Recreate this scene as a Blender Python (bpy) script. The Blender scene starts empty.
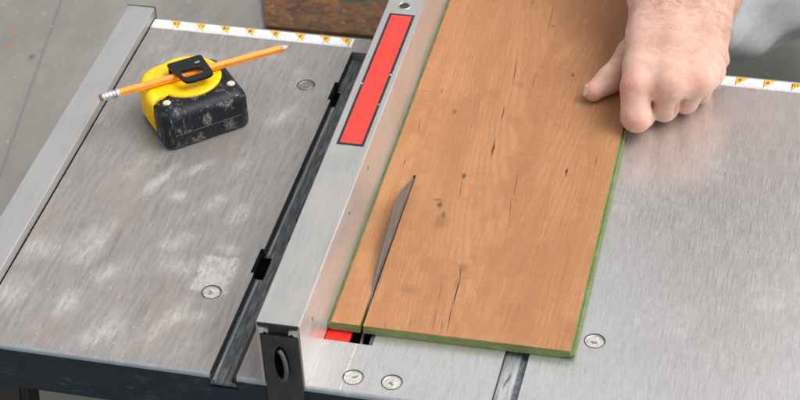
import bpy, bmesh, math, random
import numpy as np
from mathutils import Vector, Matrix
random.seed(7)
S = 0.001                      # everything below is written in millimetres
scn = bpy.context.scene
COL = scn.collection
R = math.radians

# ------------------------------------------------------------------ helpers
def tag(o, label=None, cat=None, group=None, kind=None):
    if label: o['label'] = label
    if cat: o['category'] = cat
    if group: o['group'] = group
    if kind: o['kind'] = kind
    return o

def empty(name, loc=(0, 0, 0), rz=0.0):
    o = bpy.data.objects.new(name, None); COL.objects.link(o)
    o.location = Vector(loc) * S; o.rotation_euler = (0, 0, rz); o.empty_display_size = 0.01
    return o

def obj(name, bm, mat, parent=None, smooth=False, loc=None, rot=None):
    me = bpy.data.meshes.new(name)
    bmesh.ops.recalc_face_normals(bm, faces=bm.faces)
    bm.to_mesh(me); bm.free()
    me.transform(Matrix.Scale(S, 4))
    o = bpy.data.objects.new(name, me); COL.objects.link(o)
    for m in (mat if isinstance(mat, (list, tuple)) else [mat]): me.materials.append(m)
    if smooth:
        for p in me.polygons: p.use_smooth = True
    if parent: o.parent = parent
    if loc: o.location = Vector(loc) * S
    if rot: o.rotation_euler = rot
    return o

def box(bm, x0, x1, y0, y1, z0, z1, bev=0.0, mi=0, seg=2):
    r = bmesh.ops.create_cube(bm, size=1.0)
    vs = r['verts']
    for v in vs:
        v.co = Vector(((x0 + x1) / 2 + v.co.x * (x1 - x0), (y0 + y1) / 2 + v.co.y * (y1 - y0), (z0 + z1) / 2 + v.co.z * (z1 - z0)))
    fs = list({f for v in vs for f in v.link_faces})
    for f in fs: f.material_index = mi
    if bev > 0:
        es = list({e for v in vs for e in v.link_edges})
        r2 = bmesh.ops.bevel(bm, geom=es, offset=bev, segments=seg, affect='EDGES', profile=0.5)
        for f in r2['faces']: f.material_index = mi

def prism_y(bm, prof, y0, y1, mi=0):
    """profile of (x, z) pairs pushed along y"""
    a = [bm.verts.new((x, y0, z)) for x, z in prof]
    b = [bm.verts.new((x, y1, z)) for x, z in prof]
    n = len(prof); fs = []
    for i in range(n):
        j = (i + 1) % n
        fs.append(bm.faces.new((a[i], a[j], b[j], b[i])))
    fs.append(bm.faces.new(a)); fs.append(bm.faces.new(b[::-1]))
    for f in fs: f.material_index = mi
    return fs

def prism_z(bm, prof, z0, z1, mi=0):
    a = [bm.verts.new((x, y, z0)) for x, y in prof]
    b = [bm.verts.new((x, y, z1)) for x, y in prof]
    n = len(prof); fs = []
    for i in range(n):
        j = (i + 1) % n
        fs.append(bm.faces.new((a[i], a[j], b[j], b[i])))
    fs.append(bm.faces.new(a[::-1])); fs.append(bm.faces.new(b))
    for f in fs: f.material_index = mi
    return fs

def lathe(bm, prof, cx=0, cy=0, seg=32, mi=0):
    """(r, z) pairs spun about z; closed at ends when r == 0"""
    rings = []
    for r, z in prof:
        if r < 1e-6: rings.append([bm.verts.new((cx, cy, z))])
        else: rings.append([bm.verts.new((cx + r * math.cos(2 * math.pi * k / seg), cy + r * math.sin(2 * math.pi * k / seg), z)) for k in range(seg)])
    for a, b in zip(rings, rings[1:]):
        for k in range(seg):
            l = (k + 1) % seg
            if len(a) == 1 and len(b) == 1: continue
            if len(a) == 1: f = bm.faces.new((a[0], b[k], b[l]))
            elif len(b) == 1: f = bm.faces.new((a[k], a[l], b[0]))
            else: f = bm.faces.new((a[k], a[l], b[l], b[k]))
            f.material_index = mi; f.smooth = True

# ------------------------------------------------------------------ material DSL
class G:
    def __init__(s, name):
        s.m = bpy.data.materials.new(name); s.m.use_nodes = True
        s.t = s.m.node_tree; s.n = s.t.nodes; s.l = s.t.links
        s.n.clear()
        s.out = s.n.new('ShaderNodeOutputMaterial'); s.b = s.n.new('ShaderNodeBsdfPrincipled')
        s.l.new(s.b.outputs[0], s.out.inputs[0])
        tc = s.n.new('ShaderNodeTexCoord'); v = s.n.new('ShaderNodeVectorMath'); v.operation = 'SCALE'
        s.l.new(tc.outputs['Object'], v.inputs[0]); v.inputs['Scale'].default_value = 1 / S
        s.p = v.outputs[0]; s.warps = {}
    def put(s, sock, v):
        if isinstance(v, bpy.types.NodeSocket): s.l.new(v, sock)
        elif isinstance(v, (tuple, list)): sock.default_value = tuple(v) + ((1,) if len(v) == 3 and len(sock.default_value) == 4 else ())
        else: sock.default_value = v
    def vm(s, op, a, b=None, out=0):
        n = s.n.new('ShaderNodeVectorMath'); n.operation = op; s.put(n.inputs[0], a)
        if b is not None: s.put(n.inputs[1], b)
        return n.outputs['Value'] if op in ('LENGTH', 'DOT_PRODUCT') else n.outputs[0]
    def ma(s, op, a, b=0.0, clamp=False):
        n = s.n.new('ShaderNodeMath'); n.operation = op; n.use_clamp = clamp; s.put(n.inputs[0], a); s.put(n.inputs[1], b); return n.outputs[0]
    def noise(s, scale, detail=3, rough=0.55, vec=None, dist=0.0, color=False):
        """scale: (x,y,z) cycles per mm or a number"""
        if not isinstance(scale, (tuple, list)): scale = (scale,) * 3
        v = s.vm('MULTIPLY', vec or s.p, tuple(scale))
        n = s.n.new('ShaderNodeTexNoise'); n.inputs['Scale'].default_value = 1.0
        n.inputs['Detail'].default_value = detail; n.inputs['Roughness'].default_value = rough; n.inputs['Distortion'].default_value = dist
        s.l.new(v, n.inputs['Vector']); return n.outputs['Color' if color else 'Fac']
    def rng(s, v, a, b, c=0.0, d=1.0, smooth=True):
        n = s.n.new('ShaderNodeMapRange'); n.interpolation_type = 'SMOOTHSTEP' if smooth else 'LINEAR'
        s.put(n.inputs[0], v)
        for i, q in enumerate((a, b, c, d)): s.put(n.inputs[i + 1], q)
        return n.outputs[0]
    def mix(s, f, a, b, mode='MIX'):
        n = s.n.new('ShaderNodeMix'); n.data_type = 'RGBA'; n.blend_type = mode
        s.put(n.inputs[0], f); s.put(n.inputs[6], a); s.put(n.inputs[7], b); return n.outputs[2]
    def sep(s, v=None):
        n = s.n.new('ShaderNodeSeparateXYZ'); s.l.new(v or s.p, n.inputs[0]); return n.outputs
    def warp(s, amt, freq):
        k = (amt, freq)
        if k not in s.warps:
            c = s.noise(freq, 4, 0.6, color=True)
            c = s.vm('SUBTRACT', c, (0.5, 0.5, 0.5)); n = s.n.new('ShaderNodeVectorMath'); n.operation = 'SCALE'
            s.l.new(c, n.inputs[0]); n.inputs['Scale'].default_value = amt
            s.warps[k] = s.vm('ADD', s.p, n.outputs[0])
        return s.warps[k]
    def ell(s, cx, cy, rx, ry, ang=0.0, edge=0.5, vec=None, cz=0, rz=1e6):
        """1 inside a soft ellipse, 0 outside"""
        n = s.n.new('ShaderNodeMapping'); n.vector_type = 'TEXTURE'
        s.l.new(vec or s.p, n.inputs[0]); n.inputs['Location'].default_value = (cx, cy, cz)
        n.inputs['Rotation'].default_value = (0, 0, R(ang)); n.inputs['Scale'].default_value = (rx, ry, rz)
        return s.rng(s.vm('LENGTH', n.outputs[0]), 1.0, 1.0 - edge, 0, 1)
    def bump(s, h, strength=0.3, dist=0.3):
        n = s.n.new('ShaderNodeBump'); n.inputs['Strength'].default_value = strength; n.inputs['Distance'].default_value = dist * S
        s.l.new(h, n.inputs['Height']); s.l.new(n.outputs[0], s.b.inputs['Normal'])
    def done(s, base=None, rough=None, metal=None, spec=None, **kw):
        if base is not None: s.put(s.b.inputs['Base Color'], base)
        if rough is not None: s.put(s.b.inputs['Roughness'], rough)
        if metal is not None: s.put(s.b.inputs['Metallic'], metal)
        if spec is not None: s.put(s.b.inputs['Specular IOR Level'], spec)
        for k, v in kw.items(): s.put(s.b.inputs[k], v)
        return s.m

def hexc(r, g, b):
    f = lambda c: (c / 255 / 12.92) if c <= 10 else ((c / 255 + 0.055) / 1.055) ** 2.4
    return (f(r), f(g), f(b))

def plain(name, col, rough=0.5, metal=0.0, var=0.12, freq=0.15, spec=0.5, bumpy=0.0):
    g = G(name); n = g.noise(freq, 5, 0.6)
    f = g.rng(n, 0.3, 0.7, 1 - var, 1 + var); fc = g.n.new('ShaderNodeCombineXYZ')
    for i in range(3): g.l.new(f, fc.inputs[i])
    c = g.mix(1.0, col, fc.outputs[0], 'MULTIPLY')
    if bumpy: g.bump(g.noise(freq * 6, 3), bumpy, 0.2)
    return g.done(c, g.rng(n, 0.2, 0.8, max(rough - 0.08, 0.05), min(rough + 0.1, 1)), metal, spec)

# ---- table aluminium: brushed along y, dusty wear on the left side
def table_mat():
    g = G('brushed_aluminium_worn')
    xyz = g.sep()
    streak = g.ma('ADD', g.ma('MULTIPLY', g.noise((3.0, 0.08, 1), 5, 0.75), 0.45), g.ma('ADD', g.ma('MULTIPLY', g.noise((1.0, 0.03, 1), 4, 0.7), 0.35), g.ma('MULTIPLY', g.noise((0.9, 0.25, 1), 5, 0.75), 0.2)))
    streak = g.rng(streak, 0.37, 0.63, 0.17, 0.83, False)
    streak2 = g.noise((0.30, 0.03, 1), 6, 0.72)
    fine = g.noise((3.5, 0.16, 1), 2, 0.6)
    big = g.noise((0.016, 0.009, 1), 5, 0.62)
    med = g.noise((0.05, 0.028, 1), 5, 0.65)
    left = g.rng(xyz[0], 60, 44, 0, 1)
    base = g.mix(g.rng(streak, 0.25, 0.75), (0.64, 0.635, 0.625), (0.81, 0.805, 0.795))
    # the left panel is browner and dirtier
    baseL = g.mix(g.rng(streak2, 0.3, 0.7), (0.255, 0.235, 0.22), (0.37, 0.352, 0.338))
    baseL = g.mix(g.ma('MULTIPLY', g.rng(streak, 0.42, 0.75), 0.55), baseL, (0.40, 0.385, 0.37))
    baseL = g.mix(g.rng(big, 0.5, 0.68, 0, 0.45), baseL, (0.40, 0.31, 0.26))
    base = g.mix(left, base, baseL)
    w = g.warp(46, 0.022); w2 = g.warp(14, 0.05)
    # chalky dust patches
    dust = None
    for a in [(-34, 101, 17, 15, 40, .45), (-46, 60, 14, 30, -15, .9), (-56, 40, 12, 34, -10, .9), (-120, 222, 9, 42, -22, .8), (-90, 246, 9, 26, -40, .8),
              (-150, 128, 24, 34, -20, .95), (-120, 100, 20, 26, -25, .95), (-190, 118, 22, 30, 0, .95), (-75, 150, 26, 16, 20, .95), (-100, 30, 26, 34, -10, .95),
              (-36, 190, 14, 26, -15, .9), (-60, 205, 12, 20, -25, .95), (-150, 410, 40, 14, 12, .9), (-95, 205, 10, 12, 0, .8), (-30, 145, 14, 12, 0, .9), (-195, 60, 24, 30, 0, .95), (-60, 118, 22, 14, 0, .9), (-28, 60, 10, 12, 0, .8),
              (-140, 60, 18, 30, -10, .95), (-40, 330, 20, 30, -20, .95), (-84, 420, 30, 12, 0, .9)]:
        e = g.ell(*a[:5], edge=a[5], vec=w2 if a[2] < 15 else w)
        dust = e if dust is None else g.ma('MAXIMUM', dust, e)
    grain = g.rng(g.noise((0.9, 0.03, 1), 5, 0.75), 0.25, 0.65, 0.35, 0.9)
    dust = g.ma('MULTIPLY', g.ma('MULTIPLY', dust, grain), g.rng(med, 0.3, 0.62, 0.45, 1))
    allover = g.ma('MULTIPLY', g.rng(g.noise((0.03, 0.014, 1), 6, 0.68), 0.5, 0.75, 0, 0.7), left)
    dust = g.ma('MAXIMUM', dust, g.ma('MULTIPLY', allover, grain))
    dustR = g.ma('MULTIPLY', g.rng(g.noise((0.02, 0.02, 1), 6, 0.7), 0.5, 0.8, 0, 0.35), grain)
    dustA = g.ma('MAXIMUM', dust, dustR)
    dsm = g.rng(g.noise((0.22, 0.035, 1), 5, 0.7, g.warp(14, 0.05)), 0.36, 0.6, 0.25, 1)
    dustA = g.ma('MULTIPLY', dustA, dsm)
    # scraped cross-hatching left by the board edges
    hv = g.noise((0.05, 1.4, 1), 3, 0.6); hm = g.rng(g.noise((0.012, 0.012, 1), 4, 0.6), 0.5, 0.62)
    dustA = g.ma('MAXIMUM', dustA, g.ma('MULTIPLY', g.ma('MULTIPLY', g.rng(hv, 0.56, 0.72), hm), 0.4))
    slab = g.ma('MULTIPLY', g.ma('MULTIPLY', g.rng(g.ma('ABSOLUTE', g.ma('SUBTRACT', g.sep(w2)[0], -31.0)), 17, 14), g.rng(g.ma('ABSOLUTE', g.ma('SUBTRACT', g.sep(w2)[1], 112.0)), 24, 20)), 0.75)
    dustA = g.ma('MAXIMUM', dustA, g.ma('MULTIPLY', slab, g.rng(g.noise((0.25, 0.1, 1), 5, 0.75), 0.38, 0.6, 0.1, 0.85)))
    base = g.mix(g.ma('MULTIPLY', dustA, 0.58), base, (0.60, 0.58, 0.55))
    # dark smears
    sm = g.ell(-130, 130, 7, 70, -8, .9, w2); sm = g.ma('MAXIMUM', sm, g.ell(-75, 75, 6, 60, -6, .9, w2)); sm = g.ma('MAXIMUM', sm, g.ell(-122, 243, 8, 10, 0, .6, w2))
    sm = g.ma('MAXIMUM', sm, g.ell(-8, 60, 10, 70, 0, .9, w2)); sm = g.ma('MAXIMUM', sm, g.ell(32, 120, 14, 150, 0, .9, w2))
    base = g.mix(g.ma('MULTIPLY', slab, g.rng(g.noise((0.25, 0.1, 1), 5, 0.75), 0.34, 0.66, 0.15, 0.45)), base, (0.58, 0.56, 0.51))
    base = g.mix(g.rng(g.noise((0.02, 0.03, 1), 6, 0.7, g.warp(46, 0.022)), 0.42, 0.62, 0, 0.10), base, (0.36, 0.35, 0.345))
    base = g.mix(g.ma('MULTIPLY', g.ma('MULTIPLY', sm, g.rng(g.noise((0.2, 0.03, 1), 5, 0.7), 0.35, 0.65)), 0.6), base, (0.25, 0.175, 0.135))
    # tiny bright nicks and filings
    v = g.n.new('ShaderNodeTexVoronoi'); v.feature = 'F1'; v.inputs['Scale'].default_value = 1
    g.l.new(g.vm('MULTIPLY', g.warp(3, 0.3), (0.26, 0.13, 0.2)), v.inputs['Vector'])
    nick = g.ma('MULTIPLY', g.rng(v.outputs['Distance'], 0.16, 0.07), g.rng(g.noise(0.02, 4, 0.7), 0.46, 0.62))
    base = g.mix(g.ma('MULTIPLY', nick, 0.55), base, (0.8, 0.79, 0.75))
    # long scratches
    v2 = g.n.new('ShaderNodeTexVoronoi'); v2.feature = 'F1'; v2.inputs['Scale'].default_value = 1
    g.l.new(g.vm('MULTIPLY', g.p, (0.13, 0.011, 0.1)), v2.inputs['Vector'])
    base = g.mix(g.rng(v2.outputs['Distance'], 0.05, 0.01, 0, 0.3), base, (0.66, 0.65, 0.63))
    g.bump(g.ma('ADD', streak, g.ma('MULTIPLY', fine, 0.7)), 0.22, 0.05)
    rough = g.ma('ADD', g.rng(streak, 0.2, 0.8, 0.27, 0.40), g.ma('MULTIPLY', dustA, 0.35))
    rough = g.ma('ADD', rough, g.ma('MULTIPLY', left, 0.16), True)
    metal = g.ma('SUBTRACT', g.rng(left, 0, 1, 0.85, 0.5), g.ma('MULTIPLY', dustA, 0.5), True)
    return g.done(base, rough, metal, Anisotropic=0.0)

def alu_mat(name, a, b, rough=0.42, metal=0.8, sc=1.0, warm=None):
    g = G(name)
    st = g.noise((1.2, 0.02, 1.2), 4, 0.65); bl = g.noise((0.05, 0.02, 0.08), 5, 0.65)
    base = g.mix(g.rng(st, 0.25, 0.75), a, b)
    base = g.mix(g.rng(bl, 0.5, 0.72, 0, 0.4), base, warm or (0.6, 0.57, 0.53))
    v = g.n.new('ShaderNodeTexVoronoi'); v.inputs['Scale'].default_value = 1
    g.l.new(g.vm('MULTIPLY', g.warp(4, 0.2), (0.12, 0.05, 0.12)), v.inputs['Vector'])
    base = g.mix(g.rng(v.outputs['Distance'], 0.06, 0.02, 0, 0.14), base, (0.22, 0.2, 0.19))
    g.bump(g.ma('ADD', st, g.noise(0.9, 3)), 0.15, 0.05)
    return g.done(base, g.rng(bl, 0.3, 0.7, rough - 0.06, rough + 0.12), metal)

def slot_mat():
    g = G('grimy_slot_metal')
    xyz = g.sep()
    n = g.noise((0.9, 0.05, 0.5), 6, 0.75); n2 = g.noise((0.3, 0.05, 0.3), 4, 0.7)
    c = g.mix(g.rng(n, 0.42, 0.66), (0.045, 0.052, 0.058), (0.25, 0.26, 0.255))
    c = g.mix(g.rng(n2, 0.45, 0.6, 0, 0.6), c, (0.10, 0.11, 0.12))
    g.bump(n, 0.5, 0.3)
    return g.done(c, 0.6, 0.3)

def slot_mat_clean():
    g = G('clean_slot_metal')
    xyz = g.sep()
    n = g.noise((0.5, 0.04, 0.5), 5, 0.7)
    c = g.mix(g.rng(n, 0.35, 0.62), (0.36, 0.38, 0.39), (0.62, 0.63, 0.63))
    sp = g.ell(231, 40, 2.0, 12, -12, 0.7, g.warp(5, 0.15)); sp = g.ma('MAXIMUM', sp, g.ell(229, 12, 1.8, 7, 0, 0.7, g.warp(5, 0.15)))
    c = g.mix(g.ma('MULTIPLY', sp, 0.8), c, (0.08, 0.10, 0.12))
    return g.done(c, 0.45, 0.6)

def navy_mat():
    g = G('navy_powder_coat')
    n = g.noise((0.03, 0.03, 0.09), 6, 0.75); f = g.noise(0.9, 3, 0.7)
    c = g.mix(g.rng(f, 0.3, 0.7), (0.006, 0.014, 0.024), (0.014, 0.026, 0.040))
    c = g.mix(g.rng(n, 0.52, 0.78, 0, 0.5), c, (0.13, 0.15, 0.17))
    v = g.n.new('ShaderNodeTexVoronoi'); v.inputs['Scale'].default_value = 1
    g.l.new(g.vm('MULTIPLY', g.warp(6, 0.15), (0.02, 0.2, 0.16)), v.inputs['Vector'])
    c = g.mix(g.rng(v.outputs['Distance'], 0.09, 0.02, 0, 0.45), c, (0.33, 0.36, 0.38))
    g.bump(f, 0.3, 0.1)
    return g.done(c, 0.55, 0.0, 0.3)

# ---- oak decor with splits and knots (plank object space)
def oak_mat():
    g = G('oak_decor')
    w = g.warp(3.6, 0.018)
    xyz = g.sep(w)
    # cathedral figure: long nested arches
    u = g.ma('SUBTRACT', xyz[0], 118.0); vv = g.ma('SUBTRACT', xyz[1], 60.0)
    arch = g.ma('ADD', g.ma('MULTIPLY', g.ma('POWER', g.ma('ABSOLUTE', g.ma('DIVIDE', u, 38.0)), 1.7), 2.2), g.ma('MULTIPLY', vv, -0.012))
    arch = g.ma('ADD', arch, g.ma('MULTIPLY', g.noise((0.016, 0.004, 1), 3, 0.5), 2.0))
    ring = g.ma('SINE', g.ma('MULTIPLY', arch, 12.0))
    ring = g.rng(ring, -1, 1, 0, 1, False)
    ring = g.ma('POWER', ring, 1.6)
    ringlow = g.ma('SINE', g.ma('MULTIPLY', arch, 2.3))
    g1 = g.noise((0.55, 0.008, 1), 5, 0.68, w)
    g2 = g.noise((1.7, 0.03, 1), 4, 0.7)
    broad = g.noise((0.03, 0.004, 1), 4, 0.6, w)
    blotch = g.noise((0.022, 0.007, 1), 5, 0.6)
    c = g.mix(g.rng(broad, 0.32, 0.68), (0.365, 0.165, 0.067), (0.475, 0.236, 0.103))
    c = g.mix(g.ma('MULTIPLY', ring, 0.36), c, (0.34, 0.145, 0.062))
    c = g.mix(g.rng(ringlow, -0.2, 1, 0, 0.22), c, (0.37, 0.165, 0.072))
    c = g.mix(g.rng(g1, 0.46, 0.68, 0, 0.45), c, (0.33, 0.14, 0.06))
    c = g.mix(g.rng(g1, 0.46, 0.28, 0, 0.2), c, (0.62, 0.34, 0.17))
    c = g.mix(g.rng(g2, 0.52, 0.75, 0, 0.35), c, (0.25, 0.11, 0.05))
    c = g.mix(g.rng(blotch, 0.55, 0.8, 0, 0.22), c, (0.31, 0.165, 0.085))
    ln = g.rng(g.ma('SINE', g.ma('ADD', g.ma('MULTIPLY', xyz[0], 1.55), g.ma('MULTIPLY', g.noise((0.06, 0.004, 1), 3), 7.0))), 0.1, 1.0)
    c = g.mix(g.ma('MULTIPLY', g.ma('MULTIPLY', ln, g.rng(xyz[0], 95, 150, 0.25, 1)), g.rng(g.noise((0.05, 0.012, 1), 3), 0.35, 0.6, 0.1, 0.42)), c, (0.33, 0.145, 0.065))
    lng = g.noise((0.75, 0.0045, 1), 4, 0.6, w)
    c = g.mix(g.rng(lng, 0.60, 0.70, 0, 0.5), c, (0.20, 0.095, 0.05))
    hair = g.noise((3.2, 0.012, 1), 3, 0.6)
    c = g.mix(g.rng(hair, 0.56, 0.68, 0, 0.45), c, (0.24, 0.11, 0.055))
    smudge = g.noise((0.03, 0.02, 1), 5, 0.65, g.warp(14, 0.05))
    c = g.mix(g.rng(smudge, 0.57, 0.78, 0, 0.30), c, (0.22, 0.15, 0.10))
    rays = g.noise((0.06, 0.9, 1), 3, 0.6)
    c = g.mix(g.rng(rays, 0.55, 0.75, 0, 0.16), c, (0.70, 0.42, 0.24))
    # greyish knots
    kn = None
    for a in KNOTS:
        e = g.ell(*a[:5], edge=0.9, vec=g.warp(4, 0.12)); e = g.ma('MULTIPLY', e, min(1.0, a[5] * 1.25))
        kn = e if kn is None else g.ma('MAXIMUM', kn, e)
    c = g.mix(kn, c, (0.075, 0.045, 0.032))
    wc = g.warp(2.2, 0.16); cr = None
    for a in CRACKS:
        e = g.ell(a[0], a[1], a[2] * 0.95, a[3] * 1.15, a[4], edge=0.65, vec=wc); e = g.ma('MULTIPLY', e, a[5])
        cr = e if cr is None else g.ma('MAXIMUM', cr, e)
    cr = g.ma('MULTIPLY', cr, g.rng(g.noise((0.3, 0.12, 1), 3, 0.7), 0.3, 0.5, 0.45, 1))
    c = g.mix(cr, c, (0.035, 0.022, 0.02))
    g.bump(g.ma('SUBTRACT', g.ma('ADD', g.ma('MULTIPLY', g1, 0.6), g2), cr), 0.25, 0.12)
    return g.done(c, g.rng(g2, 0.3, 0.7, 0.42, 0.54), 0.0, 0.45)

def concrete_mat():
    g = G('trowelled_concrete')
    a = g.noise((0.008, 0.004, 1), 6, 0.65); b = g.noise((0.09, 0.03, 1), 5, 0.7); f = g.noise(0.5, 3, 0.7)
    c = g.mix(g.rng(a, 0.3, 0.7), (0.185, 0.18, 0.158), (0.265, 0.258, 0.23))
    c = g.mix(g.rng(b, 0.35, 0.75, 0, 0.4), c, (0.17, 0.165, 0.15))
    c = g.mix(g.rng(f, 0.35, 0.7, 0, 0.22), c, (0.37, 0.36, 0.335))
    wv = g.warp(10, 0.05)
    def put(c, e, amt, col): return g.mix(g.ma('MULTIPLY', e, amt), c, col)
    c = put(c, g.ell(-503, 800, 2.6, 900, 9.8, 0.7, g.warp(3, 0.05)), 0.45, (0.10, 0.10, 0.095))       # slab joint
    c = put(c, g.ell(-512, 778, 5, 10, 10, 0.7, wv), 0.6, (0.06, 0.055, 0.05))
    for x, y in ((-555, 828), (-549, 795)): c = put(c, g.ell(x, y, 7, 7, 0, 0.9, g.warp(8, 0.1)), 0.75, (0.38, 0.17, 0.07))
    c = put(c, g.ell(-300, 960, 25, 4, 30, 0.8, wv), 0.5, (0.13, 0.12, 0.10))
    c = put(c, g.ell(-344, 905, 22, 3, 60, 0.8, wv), 0.35, (0.13, 0.12, 0.10))
    c = put(c, g.ell(-348, 975, 5, 4, 0, 0.8), 0.8, (0.75, 0.75, 0.72))
    v = g.n.new('ShaderNodeTexVoronoi'); v.inputs['Scale'].default_value = 1
    g.l.new(g.vm('MULTIPLY', g.warp(14, 0.05), (0.022, 0.014, 0.1)), v.inputs['Vector'])
    c = g.mix(g.rng(v.outputs['Distance'], 0.14, 0.04, 0, 0.45), c, (0.12, 0.115, 0.10))
    sp = g.n.new('ShaderNodeTexVoronoi'); sp.inputs['Scale'].default_value = 1
    g.l.new(g.vm('MULTIPLY', g.warp(6, 0.11), (0.05, 0.035, 0.1)), sp.inputs['Vector'])
    c = g.mix(g.rng(sp.outputs['Distance'], 0.11, 0.03, 0, 0.5), c, (0.52, 0.51, 0.48))
    g.bump(g.ma('ADD', b, f), 0.35, 0.6)
    return g.done(c, 0.72, 0.0, 0.4)

def board_mat():
    g = G('weathered_brown_wood')
    a = g.noise((0.02, 0.035, 1), 7, 0.75); b = g.noise((0.12, 0.12, 1), 6, 0.8)
    c = g.mix(g.rng(a, 0.38, 0.62), (0.035, 0.018, 0.008), (0.22, 0.085, 0.014))
    c = g.mix(g.rng(b, 0.48, 0.68, 0, 0.7), c, (0.34, 0.15, 0.03))
    c = g.mix(g.rng(b, 0.46, 0.34, 0, 0.8), c, (0.02, 0.012, 0.008))
    wv = g.warp(14, 0.06)
    c = g.mix(g.ma('MULTIPLY', g.ell(-150, 962, 24, 16, 0, 0.5, wv), 0.9), c, (0.010, 0.045, 0.035))
    c = g.mix(g.ma('MULTIPLY', g.ell(-190, 990, 9, 5, 0, 0.6, wv), 0.8), c, (0.03, 0.09, 0.05))
    v = g.n.new('ShaderNodeTexVoronoi'); v.inputs['Scale'].default_value = 1
    g.l.new(g.vm('MULTIPLY', g.p, (0.06, 0.06, 0.1)), v.inputs['Vector'])
    c = g.mix(g.rng(v.outputs['Distance'], 0.13, 0.05, 0, 0.7), c, (0.55, 0.42, 0.28))
    g.bump(b, 0.6, 0.8)
    return g.done(c, 0.45, 0.0)

def mdf_mat():
    g = G('green_fibreboard'); n = g.noise(1.1, 4, 0.75); m = g.noise((0.06, 0.06, 0.5), 4, 0.6)
    c = g.mix(g.rng(n, 0.3, 0.7), (0.10, 0.145, 0.042), (0.20, 0.26, 0.10))
    c = g.mix(g.rng(m, 0.4, 0.7, 0, 0.5), c, (0.28, 0.33, 0.17))
    g.bump(n, 0.6, 0.25)
    return g.done(c, 0.85, 0, 0.2)

def skin_mat():
    g = G('skin')
    a = g.noise(0.045, 4, 0.6); b = g.noise(0.35, 4, 0.7); f = g.noise(1.4, 3, 0.7)
    c = g.mix(g.rng(a, 0.32, 0.68), (0.61, 0.345, 0.27), (0.73, 0.475, 0.38))
    c = g.mix(g.rng(b, 0.5, 0.8, 0, 0.30), c, (0.60, 0.30, 0.24))
    red = None
    for (x, y, z, r, k) in SKIN_RED:
        n = g.n.new('ShaderNodeMapping'); n.vector_type = 'TEXTURE'; g.l.new(g.warp(6, 0.06), n.inputs[0])
        n.inputs['Location'].default_value = (x, y, z); n.inputs['Scale'].default_value = (r, r, r)
        e = g.ma('MULTIPLY', g.rng(g.vm('LENGTH', n.outputs[0]), 1, 0, 0, 1), k)
        red = e if red is None else g.ma('MAXIMUM', red, e)
    c = g.mix(g.rng(g.noise(0.12, 5, 0.7), 0.48, 0.68, 0, 0.5), c, (0.70, 0.33, 0.27))
    c = g.mix(g.rng(g.noise(0.16, 5, 0.7, g.warp(9, 0.05)), 0.55, 0.70, 0, 0.45), c, (0.80, 0.60, 0.50))
    c = g.mix(red, c, (0.66, 0.225, 0.175))
    # crease pattern: fine cells
    v = g.n.new('ShaderNodeTexVoronoi'); v.feature = 'DISTANCE_TO_EDGE'; v.inputs['Scale'].default_value = 1
    g.l.new(g.vm('MULTIPLY', g.warp(1.6, 0.4), (0.55, 0.8, 0.55)), v.inputs['Vector'])
    cell = g.rng(v.outputs['Distance'], 0.0, 0.12, 0, 1)
    g.bump(g.ma('ADD', g.ma('MULTIPLY', cell, 0.35), g.ma('ADD', g.ma('MULTIPLY', b, 1.6), g.ma('MULTIPLY', f, 0.8))), 0.6, 0.6)
    g.b.subsurface_method = 'RANDOM_WALK'
    return g.done(c, g.rng(b, 0.3, 0.7, 0.42, 0.58), 0, 0.4, **{'Subsurface Weight': 0.15, 'Subsurface Radius': (1.0, 0.35, 0.18), 'Subsurface Scale': 0.003})

def denim_mat():
    g = G('faded_denim')
    xyz = g.sep()
    a = g.noise(0.02, 5, 0.6); b = g.noise(0.16, 4, 0.7); f = g.noise((2.0, 2.0, 0.7), 2, 0.7)
    c = g.mix(g.rng(a, 0.3, 0.7), (0.34, 0.355, 0.37), (0.42, 0.435, 0.45))
    c = g.mix(g.rng(b, 0.45, 0.7, 0, 0.25), c, (0.48, 0.50, 0.52))
    c = g.mix(g.rng(f, 0.4, 0.7, 0, 0.3), c, (0.24, 0.26, 0.28))
    g.bump(g.ma('ADD', f, g.ma('MULTIPLY', g.noise((0.03, 0.03, 0.05), 4, 0.6), 7.0)), 0.4, 0.5)
    return g.done(c, 0.9, 0, 0.2)

def case_mat():
    g = G('scuffed_black_rubber')
    a = g.noise(0.10, 5, 0.75); b = g.noise(0.7, 4, 0.75)
    c = g.mix(g.rng(b, 0.3, 0.7), (0.004, 0.006, 0.009), (0.011, 0.015, 0.021))
    sc = g.ma('MULTIPLY', g.rng(g.noise(0.055, 5, 0.7), 0.52, 0.62, 0, 1), g.rng(b, 0.42, 0.60, 0, 1))
    vs_ = g.noise((0.45, 0.45, 0.045), 4, 0.7); sc = g.ma('MAXIMUM', sc, g.ma('MULTIPLY', g.ma('MULTIPLY', g.rng(vs_, 0.56, 0.66), g.rng(g.sep()[0], 34, 2)), 0.9))
    v = g.n.new('ShaderNodeTexVoronoi'); v.inputs['Scale'].default_value = 1
    g.l.new(g.vm('MULTIPLY', g.warp(5, 0.25), (0.20, 0.20, 0.13)), v.inputs['Vector'])
    sc = g.ma('MAXIMUM', sc, g.ma('MULTIPLY', g.rng(v.outputs['Distance'], 0.20, 0.12), g.rng(a, 0.52, 0.60)))
    xyz = g.sep(); pat = g.ell(37, 0, 5.5, 60, 0, 0.5, g.warp(7, 0.16), 22, 9)
    sc = g.ma('MAXIMUM', sc, g.ma('MULTIPLY', pat, g.rng(b, 0.4, 0.6)))
    c = g.mix(g.ma('MULTIPLY', sc, 0.62), c, (0.36, 0.37, 0.36))
    g.bump(b, 0.4, 0.25)
    return g.done(c, g.rng(b, 0.3, 0.7, 0.36, 0.6), 0, 0.32)

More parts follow.
